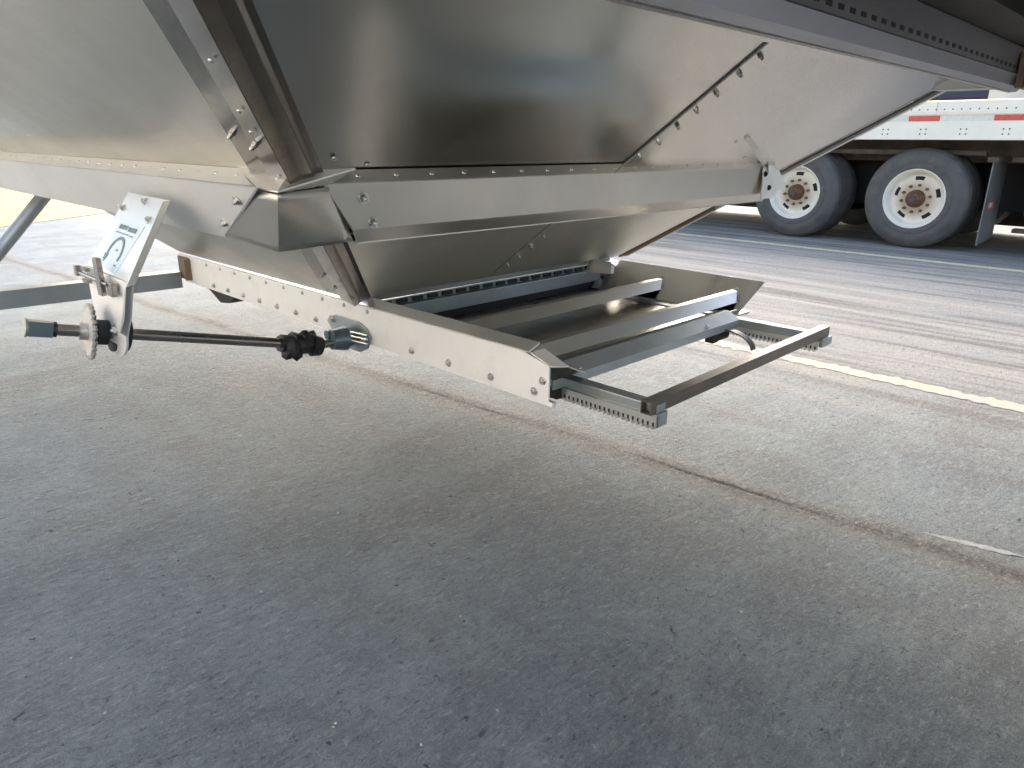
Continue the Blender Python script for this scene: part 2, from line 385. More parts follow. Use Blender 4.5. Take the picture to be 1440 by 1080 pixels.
NN = Vector((0, -1, -SN)).normalized(); NE = Vector((1, 0, -SE)).normalized(); NF = Vector((0, 1, -SF)).normalized()
Z0, Z1 = .582, 1.31; Z1e = 1.40
bm = bmesh.new(); slab(bm, [cornerW(Z0), corner(Z0), corner(Z1), cornerW(Z1)], -NN*.005)
side = finish('side_slope_plate', bm, 'sheet', tr, label='warm grey aluminium side slope facing the kerb')
# end slope: two sheets, lapped at the middle
YS = 1.71
zt = Z1e
def clipn(z): return max(YN - SN*(z-ZB), .28)
bm = bmesh.new(); slab(bm, [corner(.60), pe(YS+.02, .60), pe(YS+.02, zt), pe(.28, zt), pe(.28, ZB+(YN-.28)/SN)], -NE*.004)
endp = finish('end_slope_plate', bm, 'sheet_end', tr)
bm = bmesh.new(); o3 = NE*.0035
slab(bm, [pe(YS, .60)+o3, cornerF(.60)+o3, pe(3.25, ZB+(3.25-YF)/SF)+o3, pe(3.25, zt)+o3, pe(YS, zt)+o3], -NE*.003)
endp2 = finish('end_slope_plate', bm, 'sheet_end', tr)
bolts(endp2, B_STUD, [pe(YS+.028, z)+o3 for z in (1.245,1.209,1.167,1.128,1.09,1.05,1.009)] + [pe(YS-.005, z)+NE*.008 for z in (.768,.729,.69,.652)], NE)
bm = bmesh.new()
strip(bm, [pe(YS-.002, z)+NE*.002 for z in [.60+.02*i for i in range(35)]], .0022, .0035, NE)
finish('seam_bead', bm, 'weld', tr)
bm = bmesh.new(); slab(bm, [cornerF(Z0), cornerWF(Z0), cornerWF(Z1), cornerF(Z1)], -NF*.005)
finish('side_slope_plate', bm, 'sheet', tr)
bm = bmesh.new(); slab(bm, [cornerW(Z0), cornerWF(Z0), cornerWF(Z1e), cornerW(Z1e)], Vector((0.003, 0, .004)))
finish('end_slope_plate', bm, 'sheet', tr)

# corner trim: a folded cover following the edge between the side and the end slope
def corner_cover(zs, wl, wr, hgt, cf, n1, n2, e1, e2, label=None):
    """section at height z: flange on plate 1, raised middle facets, flange on plate 2"""
    bm = bmesh.new(); rows = []
    for z in zs:
        c = cf(z); o = (n1+n2).normalized()
        a = wl; b = wr
        p = [c + e1*a + n1*.003, c + e1*.072 + n1*.005, c + e1*.062 + n1*.014, c + o*.026 - e1*.004, c + e2*.016 + n2*.016, c + e2*.040 + n2*.012, c + e2*b*.75 + n2*.005, c + e2*b + n2*.003]
        rows.append([bm.verts.new(q) for q in p])
    for i in range(len(rows)-1):
        for j in range(len(rows[0])-1): bm.faces.new((rows[i][j], rows[i][j+1], rows[i+1][j+1], rows[i+1][j]))
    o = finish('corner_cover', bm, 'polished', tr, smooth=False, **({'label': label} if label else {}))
    md = o.modifiers.new('thick', 'SOLIDIFY'); md.thickness = .003; md.offset = -1
    bv = o.modifiers.new('soft', 'BEVEL'); bv.width = .0035; bv.segments = 2; bv.limit_method = 'ANGLE'; bv.angle_limit = R(15)
    return o
eS = Vector((-1, 0, 0)); eE = Vector((0, 1, 0))
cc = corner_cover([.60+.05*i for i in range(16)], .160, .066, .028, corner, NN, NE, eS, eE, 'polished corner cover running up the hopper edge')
def onN(x, z): return pn(x, z)+NN*.006
bolts(cc, B_STUD, [onN(-1.288, 1.056)], NN)
bolts(cc, B_STUD, [corner(1.05)+eS*.035+NN*.022], NN)
bolts(cc, B_STUD, [corner(.695)+eS*.095+NN*.006, corner(.685)+eS*.02+NN*.03], NN)
bolts(cc, B_DOME, [corner(1.01)+eE*.10+NE*.004, corner(.995)+eE*.17+NE*.002], NE)
bolts(cc, B_SMALL, [corner(z)+eS*.02+NN*.026 for z in (1.16, 1.10, 1.07, .99)], NN)
bm = bmesh.new(); slab(bm, [pe(1.155, .600)+NE*.0075, pe(2.44, .600)+NE*.0075, pe(2.67, .815)+NE*.0075, pe(.90, .815)+NE*.0075], -NE*.0025)
finish('lower_skirt', bm, 'skirt', tr, label='light satin skirt panel above the gate')  # added sheet; reflected brightness of the lower slope put into its colour
# far corner: dark rubber edge and pale trim
bm = bmesh.new(); slab(bm, [cornerF(.595)+NE*.004, cornerF(1.28)+NE*.004, cornerF(1.28)+NE*.004+Vector((0,.055,0)), cornerF(.595)+NE*.004+Vector((0,.045,0))], NF*.010)
finish('corner_cover', bm, 'black', tr, label='dark edge of the far hopper corner')
bm = bmesh.new(); slab(bm, [cornerF(.595)+Vector((0,.050,-.004)), cornerF(1.28)+Vector((0,.062,-.004)), cornerF(1.28)+Vector((0,.075,-.004)), cornerF(.595)+Vector((0,.060,-.004))], NF*.014)
finish('corner_cover', bm, 'plate', tr)
bm = bmesh.new(); slab(bm, [cornerF(.605)+NE*.008, cornerF(.80)+NE*.008, cornerF(.80)+NE*.008+Vector((0,.03,0)), cornerF(.605)+NE*.008+Vector((0,.03,0))], NF*.012)
finish('seam_sealer', bm, 'seam_brown', tr)

# reinforcement bars round the hopper (upper belt)
ZT, ZF, ZL, ZBT = .984, .961, .852, .829
def bar_near(x_t, x_f, x_b, xl, mat, sgn=1, yt=.684, yf=.61, ym=.70, yb=.70):
    # outer skin: top flange, fold, face, lower return
    sec = [(yt, ZT), (yf, ZF), (yf+.006, ZF-.004), (ym-.004, ZBT+.006), (ym, ZBT), (ym+.155, ZBT-.003), (ym+.155, ZBT), (ym+.004, ZBT+.004), (yf+.010, ZF-.006), (yt+.004, ZT-.006)]
    xr = [x_t, x_f, x_f, x_b, x_b, x_b, x_b, x_b, x_f, x_t]
    bm = bmesh.new(); profile(bm, None, [(xl, y, z) for y, z in sec], [(x, y, z) for x, (y, z) in zip(xr, sec)])
    return finish('reinforcement_bar', bm, mat, tr)
barL = bar_near(-1.476, -1.265, -1.606, -4.6, 'bar_bright')
barL['label'] = 'bright satin reinforcement bar along the side slope'
nL = Vector((0, -.83, .55)) ; 
def onLtop(x): return (x, .650, .9735)
bolts(barL, B_SMALL, [onLtop(x) for x in [-1.412 - .0935*i for i in range(21)]], (0, -.30, .95))
fN = Vector((0, -.83, -.56)).normalized()
bolts(barL, B_HEX, [(-1.385, .633, .926), (-1.545, .673, .868)], (0, -.83, -.56))
# end bar
def ye(z): return .74 + (.829-z)*0  # unused
secE = [(-1.252, .985), (-1.283, .961), (-1.286, .957), (-1.300, .862), (-1.304, .856), (-1.322, .832), (-1.322, .829), (-1.470, .827), (-1.470, .831), (-1.327, .834), (-1.309, .858), (-1.291, .955), (-1.258, .981)]
yn_ = [.815, .765, .766, .838, .842, .86, .86, .90, .90, .86, .842, .766, .815]
yf_ = [2.60, 2.665, 2.665, 2.74, 2.74, 2.72, 2.72, 2.66, 2.66, 2.72, 2.74, 2.665, 2.60]
bm = bmesh.new(); profile(bm, None, [(x, y, z) for (x, z), y in zip(secE, yn_)], [(x, y, z) for (x, z), y in zip(secE, yf_)])
barE = finish('reinforcement_bar', bm, 'bar_y', tr, label='dull grey reinforcement bar across the end slope')
bolts(barE, B_DOME, [(-1.268, .835+.0945*i, .9735) for i in range(19)], (.6, 0, .8))
bolts(barE, B_BIG, [(-1.290, .862, .926), (-1.297, .888, .874)], (1, 0, -.15))
# corner piece between the bars, under their ends
bm = bmesh.new()
A, B, Cc = Vector((-1.48, .636, .954)), Vector((-1.232, .640, .947)), Vector((-1.300, .80, .953))
A2, B2, C2 = Vector((-1.72, .714, .832)), Vector((-1.328, .682, .831)), Vector((-1.312, .84, .838))
for (p0, p1, p2, p3) in ((A, A2, B2, B), (B, B2, C2, Cc)):
    G = [[bm.verts.new(p0.lerp(p1, i/8).lerp(p3.lerp(p2, i/8), j/8)) for j in range(9)] for i in range(9)]
    for i in range(8):
        for j in range(8): bm.faces.new((G[i][j], G[i+1][j], G[i+1][j+1], G[i][j+1]))
cp = finish('corner_plate', bm, 'sheet', tr, smooth=True, label='folded corner plate joining the two bars')
md = cp.modifiers.new('thick', 'SOLIDIFY'); md.thickness = .004; md.offset = -1
bm = bmesh.new(); up = Vector((0, 0, .002)); K = Vector((-1.262, .690, .986))
for tri in ((A+up, B+up, K, Vector((-1.48, .686, .983))), (B+up, Cc+up, Vector((-1.252, .82, .985)), K)):
    q0, q1, q2, q3 = tri; slab(bm, [q0, q1, q2], (0, 0, .003)); slab(bm, [q0, q2, q3], (0, 0, .003))
finish('corner_plate_flange', bm, 'bar', tr)
bolts(cp, B_SMALL, [(-1.30, .715, .915), (-1.312, .775, .895)], (1, -.2, -.1))
# far end bracket of the end bar
bm = bmesh.new(); slab(bm, [(-1.278, 2.61, .965), (-1.278, 2.69, .968), (-1.278, 2.71, .945), (-1.278, 2.735, .95), (-1.278, 2.80, .90), (-1.278, 2.82, .872), (-1.278, 2.74, .872), (-1.278, 2.70, .845), (-1.278, 2.62, .845)], (-.004, 0, 0))
eb = finish('end_bracket', bm, 'rail', tr, label='whitish notched bracket at the far end of the bar')
bolts(eb, hexbolt(.009, .006, .010, 'chassis'), [(-1.277, 2.625, .935), (-1.277, 2.668, .885)], (1, 0, 0))
bm = bmesh.new(); slab(bm, [pe(2.17, 1.062)+NE*.006, pe(2.26, 1.062)+NE*.006, pe(2.62, .985)+NE*.006, pe(.84, .985)+NE*.006, pe(.90, 1.0)+NE*.006], NE*.001)
bm.free()
bm = bmesh.new(); strip(bm, [pe(2.19+.38*i/8, 1.066-.085*i/8)+NE*.004 for i in range(9)], .008, .006, NE)
gs = finish('gusset_rib', bm, 'bar_y', tr)
bolts(gs, B_DOME, [pe(2.17, 1.05)+NE*.004, pe(2.37, 1.0)+NE*.004], NE)

bm = bmesh.new(); strip(bm, [pe(YS-.03, .61+.02*i)+NE*.008 for i in range(11)], .0022, .0025, NE); finish('seam_bead', bm, 'weld', tr)
# lower lip of the end slope, cleats and the seal row
bm = bmesh.new()
secl = [(-1.790, .602), (-1.800, .604), (-1.812, .594), (-1.814, .572), (-1.822, .572), (-1.822, .598), (-1.805, .610)]
profile(bm, None, [(x, YN+.01, z) for x, z in secl], [(x, YF-.02, z) for x, z in secl])
finish('discharge_lip', bm, 'bar_y', tr)
for i in range(19):
    y = 1.24 + i*.062
    bm = bmesh.new(); box(bm, (-1.802, y, .556), (-1.795, y+.040, .5695)); 
    finish('seal_block', bm, 'rubber', tr)
bm = bmesh.new(); box(bm, (-1.80, 1.20, .508), (-1.775, 2.30, .554)); finish('seal_strip', bm, 'galv', tr, bevel=.002)
bm = bmesh.new(); box(bm, (-1.84, 1.20, .484), (-1.803, 2.40, .570)); finish('seal_backing', bm, 'galv', tr)
bm = bmesh.new(); box(bm, (-1.802, 1.20, .484), (-1.779, 2.40, .507)); finish('rubber_wiper', bm, 'rubber', tr)
bm = bmesh.new(); box(bm, (-3.17, 1.20, .50), (-3.15, 2.42, .60)); finish('front_closure', bm, 'galv', tr)
bm = bmesh.new(); slab(bm, [(-1.80, 2.27, .60), (-1.72, 2.30, .575), (-1.70, 2.27, .548), (-1.80, 2.22, .548)], (0, .02, 0)); finish('end_clip', bm, 'plate', tr)

# gate frame: near and far rails
XR = -1.033
bm = bmesh.new()
slab(bm, [(XW, YN-.004, .468), (XR, YN-.004, .463), (XR, YN-.004, .552), (-1.115, YN-.004, .570), (XW, YN-.004, .570)], (0, .005, 0))
rail = finish('frame_rail', bm, 'rail', tr, label='bright cream near rail of the discharge gate', bevel=.001)
bolts(rail, B_HEX, [(-2.845+.1305*i, YN-.004, .481) for i in range(7)] + [(x, YN-.004, .481) for x in (-1.55, -1.39, -1.227, -1.078)] + [(-1.052, YN-.004, .513)], (0, -1, 0))
bolts(rail, B_SMUDGE, [(-2.896+.126*i, YN-.004, .5575) for i in range(10)], (0, -1, .2), 'rivet')
bm = bmesh.new(); slab(bm, [(XW+.02, YN, .4585), (XR+.01, YN, .4535), (XR+.01, YN, .4645), (XW+.02, YN, .4665)], (0, .012, 0)); finish('lower_flange', bm, 'rail', tr)
bm = bmesh.new(); profile(bm, None, [(XW, y, z) for y, z in ((YN-.002, .574), (YN+.034, .590), (YN+.036, .586), (YN, .570))], [(-1.10, y, z) for y, z in ((YN-.002, .574), (YN+.034, .590), (YN+.036, .586), (YN, .570))])
finish('top_flange', bm, 'bar', tr)
bm = bmesh.new(); slab(bm, [(-1.098, YN+.001, .572), (-1.098, YN+.05, .572), (-1.02, YN+.05, .545), (XR+.001, YN+.001, .552)], (0, 0, -.003)); finish('rail_cap', bm, 'rail', tr)
bm = bmesh.new(); box(bm, (XW-.006, YN-.010, .470), (XW+.10, YN-.004, .566)); box(bm, (XW-.006, YN-.010, .470), (XW-.001, YN+.05, .566)); box(bm, (XW+.105, YN-.03, .474), (XW+.112, YN-.004, .562))
finish('rail_end_pad', bm, 'gusset', tr)
bm = bmesh.new(); slab(bm, [(-3.0, YN+.02, .462), (-2.70, YN+.02, .462), (-2.78, YN+.02, .415), (-2.86, YN+.02, .405)], (0, .5, 0)); finish('rubber_skirt', bm, 'rubber', tr)
# sloped inner plates
bm = bmesh.new(); slab(bm, [(XE+.0, YN+.02, .572), (-1.10, YN+.02, .570), (-1.03, YN+.05, .545), (-1.06, YN+.17, .492), (XE, YN+.17, .492)], (0, 0, -.003)); finish('inner_slope', bm, 'sheet_end', tr)
bm = bmesh.new(); slab(bm, [(XE+.0, YF, .578), (-1.135, YF, .574), (-1.125, YF-.20, .490), (XE, YF-.20, .490)], (0, 0, -.003)); finish('inner_slope', bm, 'sheet_end', tr, label='dark far slope plate inside the gate frame')
bm = bmesh.new(); slab(bm, [(XW, YF+.004, .462), (-1.25, YF+.004, .462), (-1.25, YF+.004, .5735), (XW, YF+.004, .5735)], (0, .005, 0)); finish('frame_rail', bm, 'rail', tr)
bm = bmesh.new(); box(bm, (-1.145, YF-.225, .462), (-1.138, YF-.16, .500)); finish('frame_end', bm, 'plate', tr)
# gate door (pan)
bm = bmesh.new(); box(bm, (-3.10, 1.22, .474), (-1.135, 2.34, .482)); finish('gate_door', bm, 'stainless', tr, label='dark stainless sliding door of the gate')
bm = bmesh.new(); profile(bm, None, [(x, 1.245, z) for x, z in ((-1.165,.484),(-1.160,.506),(-1.135,.508),(-1.090,.485),(-1.086,.462),(-1.092,.462),(-1.096,.481),(-1.135,.490))], [(x, 2.185, z) for x, z in ((-1.165,.484),(-1.160,.506),(-1.135,.508),(-1.090,.485),(-1.086,.462),(-1.092,.462),(-1.096,.481),(-1.135,.490))])
lip = finish('door_front_rail', bm, 'galv', tr)
bolts(lip, B_DOME, [(-1.100, 1.36, .492), (-1.100, 1.99, .492)], (.5, 0, .86))
# inverted V cross bars
def cross_bar(xc, wdt, y0, y1):
    bm = bmesh.new(); h = wdt/2
    s = ((xc-h, .516), (xc-.012, .545), (xc+.012, .545), (xc+h, .516), (xc+h-.004, .514), (xc, .540), (xc-h+.004, .514))
    profile(bm, None, [(x, y0, z) for x, z in s], [(x, y1, z) for x, z in s])
    o = finish('cross_bar', bm, 'bar_y', tr, bevel=.001)
    bm = bmesh.new()
    for a, b in (((xc-h, .518), (xc, .548)), ((xc, .548), (xc+h, .518))):
        sl_ = lambda z: YF-(.578-z)/.44+.004
        P0 = Vector((a[0], sl_(a[1]), a[1])); P1 = Vector((b[0], sl_(b[1]), b[1]))
        for k in range(7):
            c = P0.lerp(P1, (k+.5)/7); bmesh.ops.create_icosphere(bm, subdivisions=1, radius=.0065+.001*random.random(), matrix=Matrix.Translation(c))
    finish('weld', bm, 'weld', o)
cross_bar(-1.518, .090, 1.20, 2.37); cross_bar(-1.205, .090, 1.215, 2.37)
# racks with teeth
def rack(y, x0, x1, label):
    bm = bmesh.new(); box(bm, (x0, y-.018, .452), (x1, y+.018, .486))
    o = finish('gate_rack', bm, 'galv', tr, bevel=.003, label=label)
    bm = bmesh.new(); box(bm, (x0, y-.026, .438), (x1+.006, y-.0185, .462)); n = int((x1-x0)/.0135)
    finish('rack_strip', bm, 'plate', o)
    bm = bmesh.new()
    for i in range(n):
        x = x0 + (i+.25)*(x1-x0)/n
        slab(bm, [(x, y-.024, .438), (x+.0075, y-.024, .438), (x+.0060, y-.024, .429), (x+.0015, y-.024, .429)], (0, .018, 0))
    t_ = finish('rack_teeth', bm, 'plate', o); t_['kind'] = 'stuff'
    bm = bmesh.new()
    for i in range(n):
        x = x0 + (i+.72)*(x1-x0)/n; box(bm, (x, y-.0272, .4385), (x+.0045, y-.0262, .4475))
    t_ = finish('rack_notches', bm, 'chassis', o); t_['kind'] = 'stuff'
rack(1.300, -1.62, -.812, 'near toothed gate rack'); rack(2.200, -1.62, -.825, 'far toothed gate rack')
# handle bar: box tube with open ends
bm = bmesh.new()
def box_tube(bm, a, b, hw, hh, t):
    a, b = Vector(a), Vector(b); d = (b-a).normalized(); s = d.cross(Vector((0,0,1))).normalized(); u = s.cross(d)
    o = [(-hw,-hh),(hw,-hh),(hw,hh),(-hw,hh)]; i_ = [(-hw+t,-hh+t),(hw-t,-hh+t),(hw-t,hh-t),(-hw+t,hh-t)]
    V = [[bm.verts.new(p + s*x + u*y) for x, y in L] for p in (a, b) for L in (o, i_)]
    for j in range(4):
        k = (j+1) % 4
        bm.faces.new((V[0][j], V[0][k], V[2][k], V[2][j])); bm.faces.new((V[1][k], V[1][j], V[3][j], V[3][k]))
        bm.faces.new((V[0][k], V[0][j], V[1][j], V[1][k])); bm.faces.new((V[2][j], V[2][k], V[3][k], V[3][j]))
box_tube(bm, (-.828, 1.262, .482), (-.838, 2.262, .482), .0145, .0155, .003)
finish('pull_bar', bm, 'dark_steel', tr, label='dark square pull bar across the two racks')
bm = bmesh.new(); box(bm, (-.845, 1.275, .434), (-.806, 1.320, .4665)); finish('rack_end_block', bm, 'galv', tr, bevel=.002)
bm = bmesh.new(); box(bm, (-.845, 2.20, .440), (-.815, 2.272, .4665)); finish('rack_end_block', bm, 'galv', tr, bevel=.002)
# curved guard straps and roller blocks under the door front
for y0, s_ in ((1.345, 1), (2.10, 1)):
    bm = bmesh.new(); pts = [(-1.08+.085*math.sin(t), y0, .415+.052*math.cos(t)) for t in [R(90*i/9) for i in range(10)]]
    strip(bm, pts, .0, .0); bm.free()
    bm = bmesh.new(); rows = []
    for i in range(11):
        t = R(-15+100*i/10); p = Vector((-1.085+.092*math.sin(t), y0, .412+.052*math.cos(t))); nrm = Vector((math.sin(t), 0, math.cos(t)))
        rows.append([bm.verts.new(p+Vector((0,dy,0))+nrm*dn) for dy, dn in ((-.014,0),(.014,0),(.014,.004),(-.014,.004))])
    for i in range(10):
        for j in range(4): bm.faces.new((rows[i][j], rows[i][(j+1)%4], rows[i+1][(j+1)%4], rows[i+1][j]))
    bm.faces.new(rows[0][::-1]); bm.faces.new(rows[-1])
    finish('guard_strap', bm, 'dark_steel', tr, smooth=True)
    bm = bmesh.new(); box(bm, (-1.115, y0-.09, .435), (-1.085, y0-.06, .462)); tube(bm, (-1.10, y0-.058, .448), (-1.10, y0+.01, .448), .016, .016, 16)
    finish('roller_block', bm, 'chassis', tr)

# crank side: bracket, plate, decal, shaft, sprocket, joint
bm = bmesh.new()
T0, T1 = Vector((-1.945, .612, .914)), Vector((-1.682, .612, .911)); L0, L1 = Vector((-1.955, .498, .745)), Vector((-1.655, .498, .745))
nb = (T1-T0).cross(L0-T0).normalized()
if nb.y > 0: nb = -nb
slab(bm, [T0+Vector((.01,0,.0)), T1, Vector((-1.640,.498,.7438)), L0], -nb*.006)
br = finish('crank_bracket', bm, 'plate', tr, label='bright crank support plate hung on the side bar', bevel=.0012)
bm = bmesh.new(); slab(bm, [T1+nb*-.002, T1+Vector((.0,-.014,-.003)), Vector((-1.640,.484,.741)), Vector((-1.640,.498,.7438))], (.005,0,0)); finish('bracket_flange', bm, 'plate', br)
bm = bmesh.new(); pts = [(-1.955, .495, .744), (-1.640, .495, .742), (-1.690, .495, .66)] + [(-1.845+.108*math.cos(t), .495, .612+.072*math.sin(t)) for t in [R(-5-17*i) for i in range(11)]]
slab(bm, pts, (0, .006, 0))
lowp = finish('lower_plate', bm, 'rail', br, bevel=.0012)
bm = bmesh.new(); slab(bm, [(-1.640, .495, .742), (-1.640, .483, .739), (-1.690, .483, .655), (-1.734, .484, .620), (-1.734, .495, .610), (-1.690, .495, .66)], (.004, 0, 0)); finish('bracket_flange', bm, 'plate', br)
fr_u = (T1-T0).normalized(); fr_v = (L0-T0).normalized(); fr_v = (fr_v - fr_u*fr_v.dot(fr_u)).normalized(); Lv = (L0-T0).length
def onB(u, v, h=0): return T0 + fr_u*(u*.27) + fr_v*(v*Lv) + nb*h
bolts(br, B_HEX, [onB(.10, .20, 0), onB(.52, .07, 0), onB(.80, .27, 0)], nb)
bm = bmesh.new(); slab(bm, [onB(.22, .32, .0015), onB(.80, .36, .0015), onB(.70, .97, .0015), onB(.18, .93, .0015)], -nb*.001); dec = finish('decal', bm, 'decal', br)
bm = bmesh.new()
for (u0, u1, v0, v1) in ((.27,.33,.40,.455),(.345,.40,.40,.455),(.415,.47,.40,.455),(.50,.56,.41,.465),(.575,.63,.41,.465),(.645,.69,.41,.465),(.26,.40,.495,.507),(.42,.56,.50,.512),(.58,.68,.505,.517),(.46,.51,.70,.72),(.27,.31,.83,.85),(.58,.62,.87,.89)):
    slab(bm, [onB(u0, v0, .0024), onB(u1, v0, .0024), onB(u1, v1, .0024), onB(u0, v1, .0024)], -nb*.0006)
finish('decal_print', bm, 'ink', dec, kind='stuff')
dec['label'] = 'pale blue instruction label with a curved arrow'
bm = bmesh.new()
arc = [onB(.46-.155*math.cos(R(a)), .76-.20*math.sin(R(a)), .0022) for a in range(-5, 200, 12)]
strip(bm, arc, .004, .0006, nb)
tip = arc[0]; slab(bm, [tip+fr_u*.012, tip-fr_u*.012, tip+fr_v*.022], nb*.0006)
bm2 = bm; o_ = bm2
finish('arrow_print', bm, 'ink', dec)
# hinged stop on the plate
bm = bmesh.new(); box(bm, (-1.80, .470, .700), (-1.772, .482, .785)); finish('stop_bar', bm, 'shaft', br, bevel=.002)
bm = bmesh.new(); tube(bm, (-1.95, .478, .730), (-1.74, .478, .730), .005); finish('hinge_pin', bm, 'shaft', br, smooth=True)
for a, b in (((-1.968, .471, .722), (-1.950, .485, .746)), ((-1.925, .474, .740), (-1.885, .486, .748)), ((-1.925, .474, .712), (-1.885, .486, .720)), ((-1.750, .476, .705), (-1.715, .488, .735))):
    bm = bmesh.new(); box(bm, a, b); finish('pin_block', bm, 'shaft', br, bevel=.0015)
# shaft
S0, S1 = Vector((-1.85, .325, .6385)), Vector((-1.85, .955, .481))
sdn = (S1-S0).normalized()
def Sx(y): return S0 + (S1-S0)*((y-S0.y)/(S1.y-S0.y))
bm = bmesh.new(); tube(bm, Sx(.37), Sx(.95), .0140, .0140, 24); shaft = finish('crank_shaft', bm, 'shaft', tr, smooth=True, label='dark steel crank shaft with sprocket and coupling')
bm = bmesh.new(); box_tube(bm, Sx(.330), Sx(.376), .017, .017, .006); finish('crank_socket', bm, 'blue_zinc', shaft)
bm = bmesh.new(); tube(bm, Sx(.324), Sx(.3295), .021, .021, 24); finish('socket_washer', bm, 'zinc', shaft, smooth=True)
bm = bmesh.new(); tube(bm, Sx(.376), Sx(.384), .0165, .0185, 20); finish('shaft_collar', bm, 'black', shaft, smooth=True)
bm = bmesh.new(); mfr = frame(Vector((.10, .98, -.16))); n = 24; c0 = Sx(.447); prof = []
for i in range(n):
    for da, rr in ((-.30, .058), (-.12, .067), (.12, .067), (.30, .058)):
        t = 2*math.pi*(i+da)/n; prof.append(Vector((math.cos(t)*rr, math.sin(t)*rr, 0)))
slab(bm, [c0 + mfr @ p for p in prof], sdn*.006)
spr = finish('sprocket', bm, 'sprocket', shaft, label='pale toothed sprocket with worn edge', bevel=0)
bm = bmesh.new(); tube(bm, Sx(.428), Sx(.447), .021, .021, 24); finish('sprocket_hub', bm, 'zinc', shaft, smooth=True)
bm = bmesh.new(); slab(bm, [c0 + sdn*.0065 + mfr @ (p*.985) for p in prof], sdn*.004); finish('sprocket_back', bm, 'shaft', shaft)
bm = bmesh.new(); tube(bm, Sx(.462), Sx(.488), .030, .030, 24); tube(bm, Sx(.500), Sx(.530), .045, .045, 24); finish('shaft_bearing', bm, 'rubber', shaft, smooth=True)
bolts(shaft, B_BIG, [(-1.80, .494, .612)], (0, -1, 0))
# universal joint, greasy black
bm = bmesh.new()
for a, b, r_ in ((.925, .965, .026), (.958, .985, .034), (.985, 1.02, .028), (1.02, 1.05, .032)): tube(bm, Sx(a), Sx(b), r_, r_*.92, 14)
c1 = Sx(.985)
for dx, dy, dz, rr in ((.024,.0,.0,.020), (-.024,.0,-.010,.020), (.0,-.01,-.026,.020), (.0,.02,.020,.020), (.01,-.03,.0,.028), (-.01,.03,.0,.031), (.012,.045,-.020,.018), (-.02,.05,.012,.017), (.01,-.045,-.016,.018)):
    bmesh.ops.create_icosphere(bm, subdivisions=2, radius=rr, matrix=Matrix.Translation(c1+Vector((dx,dy,dz))))
for v in bm.verts: v.co += .007*Vector((mn.noise(v.co*60), mn.noise(v.co*60+Vector((5,0,0))), mn.noise(v.co*60+Vector((0,7,0)))))
finish('universal_joint', bm, 'black', shaft, smooth=True, label='greasy black universal joint')
bm = bmesh.new(); tube(bm, Sx(1.045), Vector((-1.835, 1.155, .462)), .012, .012, 18); finish('stub_shaft', bm, 'shaft', shaft, smooth=True)
bm = bmesh.new(); cq = Vector((-1.84, 1.085, .470)); tube(bm, cq, cq+Vector((.003,.045,-.002)), .030, .038, 20); tube(bm, cq+Vector((.003,.045,-.002)), cq+Vector((.003,.060,-.002)), .030, .030, 20)
tube(bm, cq+Vector((-.02,-.004,.012)), cq+Vector((-.02,.012,.012)), .014, .014, 10)
finish('coupling_cup', bm, 'blue_zinc', shaft, smooth=True)
bm = bmesh.new(); pts = [(-1.98,.493),(-1.965,.512),(-1.93,.520),(-1.80,.518),(-1.765,.505),(-1.745,.480),(-1.76,.445),(-1.80,.425),(-1.87,.424),(-1.93,.446)]
slab(bm, [(x, YN-.012, z) for x, z in pts], (0, .006, 0)); bp = finish('bearing_plate', bm, 'galv', tr, bevel=.001)
bolts(bp, B_BIG, [(-1.945, YN-.012, .503), (-1.775, YN-.012, .470)], (0, -1, 0))
bm = bmesh.new()
for z in (.495, .482, .468): tube(bm, (-1.80, 1.13, z), (-1.74, 1.145, z-.002), .0035, .0035, 8)
finish('spring_clip', bm, 'zinc', shaft)

# beam across the trailer at the top of the end slope
bm = bmesh.new()
sec = [(-.655, 1.222), (-.641, 1.222), (-.628, 1.235), (-.617, 1.268), (-.622, 1.273), (-.622, 1.351), (-.624, 1.353), (-.70, 1.353), (-.70, 1.30), (-.66, 1.26)]
profile(bm, None, [(x, .28, z) for x, z in sec], [(x, 3.14, z) for x, z in sec])
beam = finish('cross_beam', bm, 'beam', tr, label='wide grey cross beam at the top of the slope')
bm = bmesh.new()
for i in range(34): box(bm, (-.6225, 1.15+.0575*i, 1.284), (-.6212, 1.178+.0575*i, 1.294))
sl = finish('beam_slots', bm, 'black', beam, kind='stuff')
bm = bmesh.new(); strip(bm, [(-.652, .3+.1*i, 1.2235) for i in range(29)], .004, .005, (0.3, 0, -1)); finish('beam_weld', bm, 'weld', beam)
bm = bmesh.new(); strip(bm, [pe(.3+.1*i, 1.272)+NE*.0035 for i in range(29)], .006, .003, NE); finish('beam_flange', bm, 'sheet_end', beam)
bm = bmesh.new(); slab(bm, [(-.612, 3.02, 1.225), (-.612, 3.13, 1.225), (-.30, 3.13, 1.245), (-.30, 3.10, 1.33), (-.612, 3.05, 1.34)], (0, .005, 0)); box(bm, (-.616, 2.98, 1.225), (-.604, 3.02, 1.335))
gu = finish('gusset_plate', bm, 'gusset', tr, label='tan corroded gusset with bolt holes at the beam end')
bolts(gu, hexbolt(.009, .006, .010, 'chassis'), [(-.56, 3.04, 1.25), (-.54, 3.04, 1.315), (-.45, 3.04, 1.26)], (0, -1, 0))
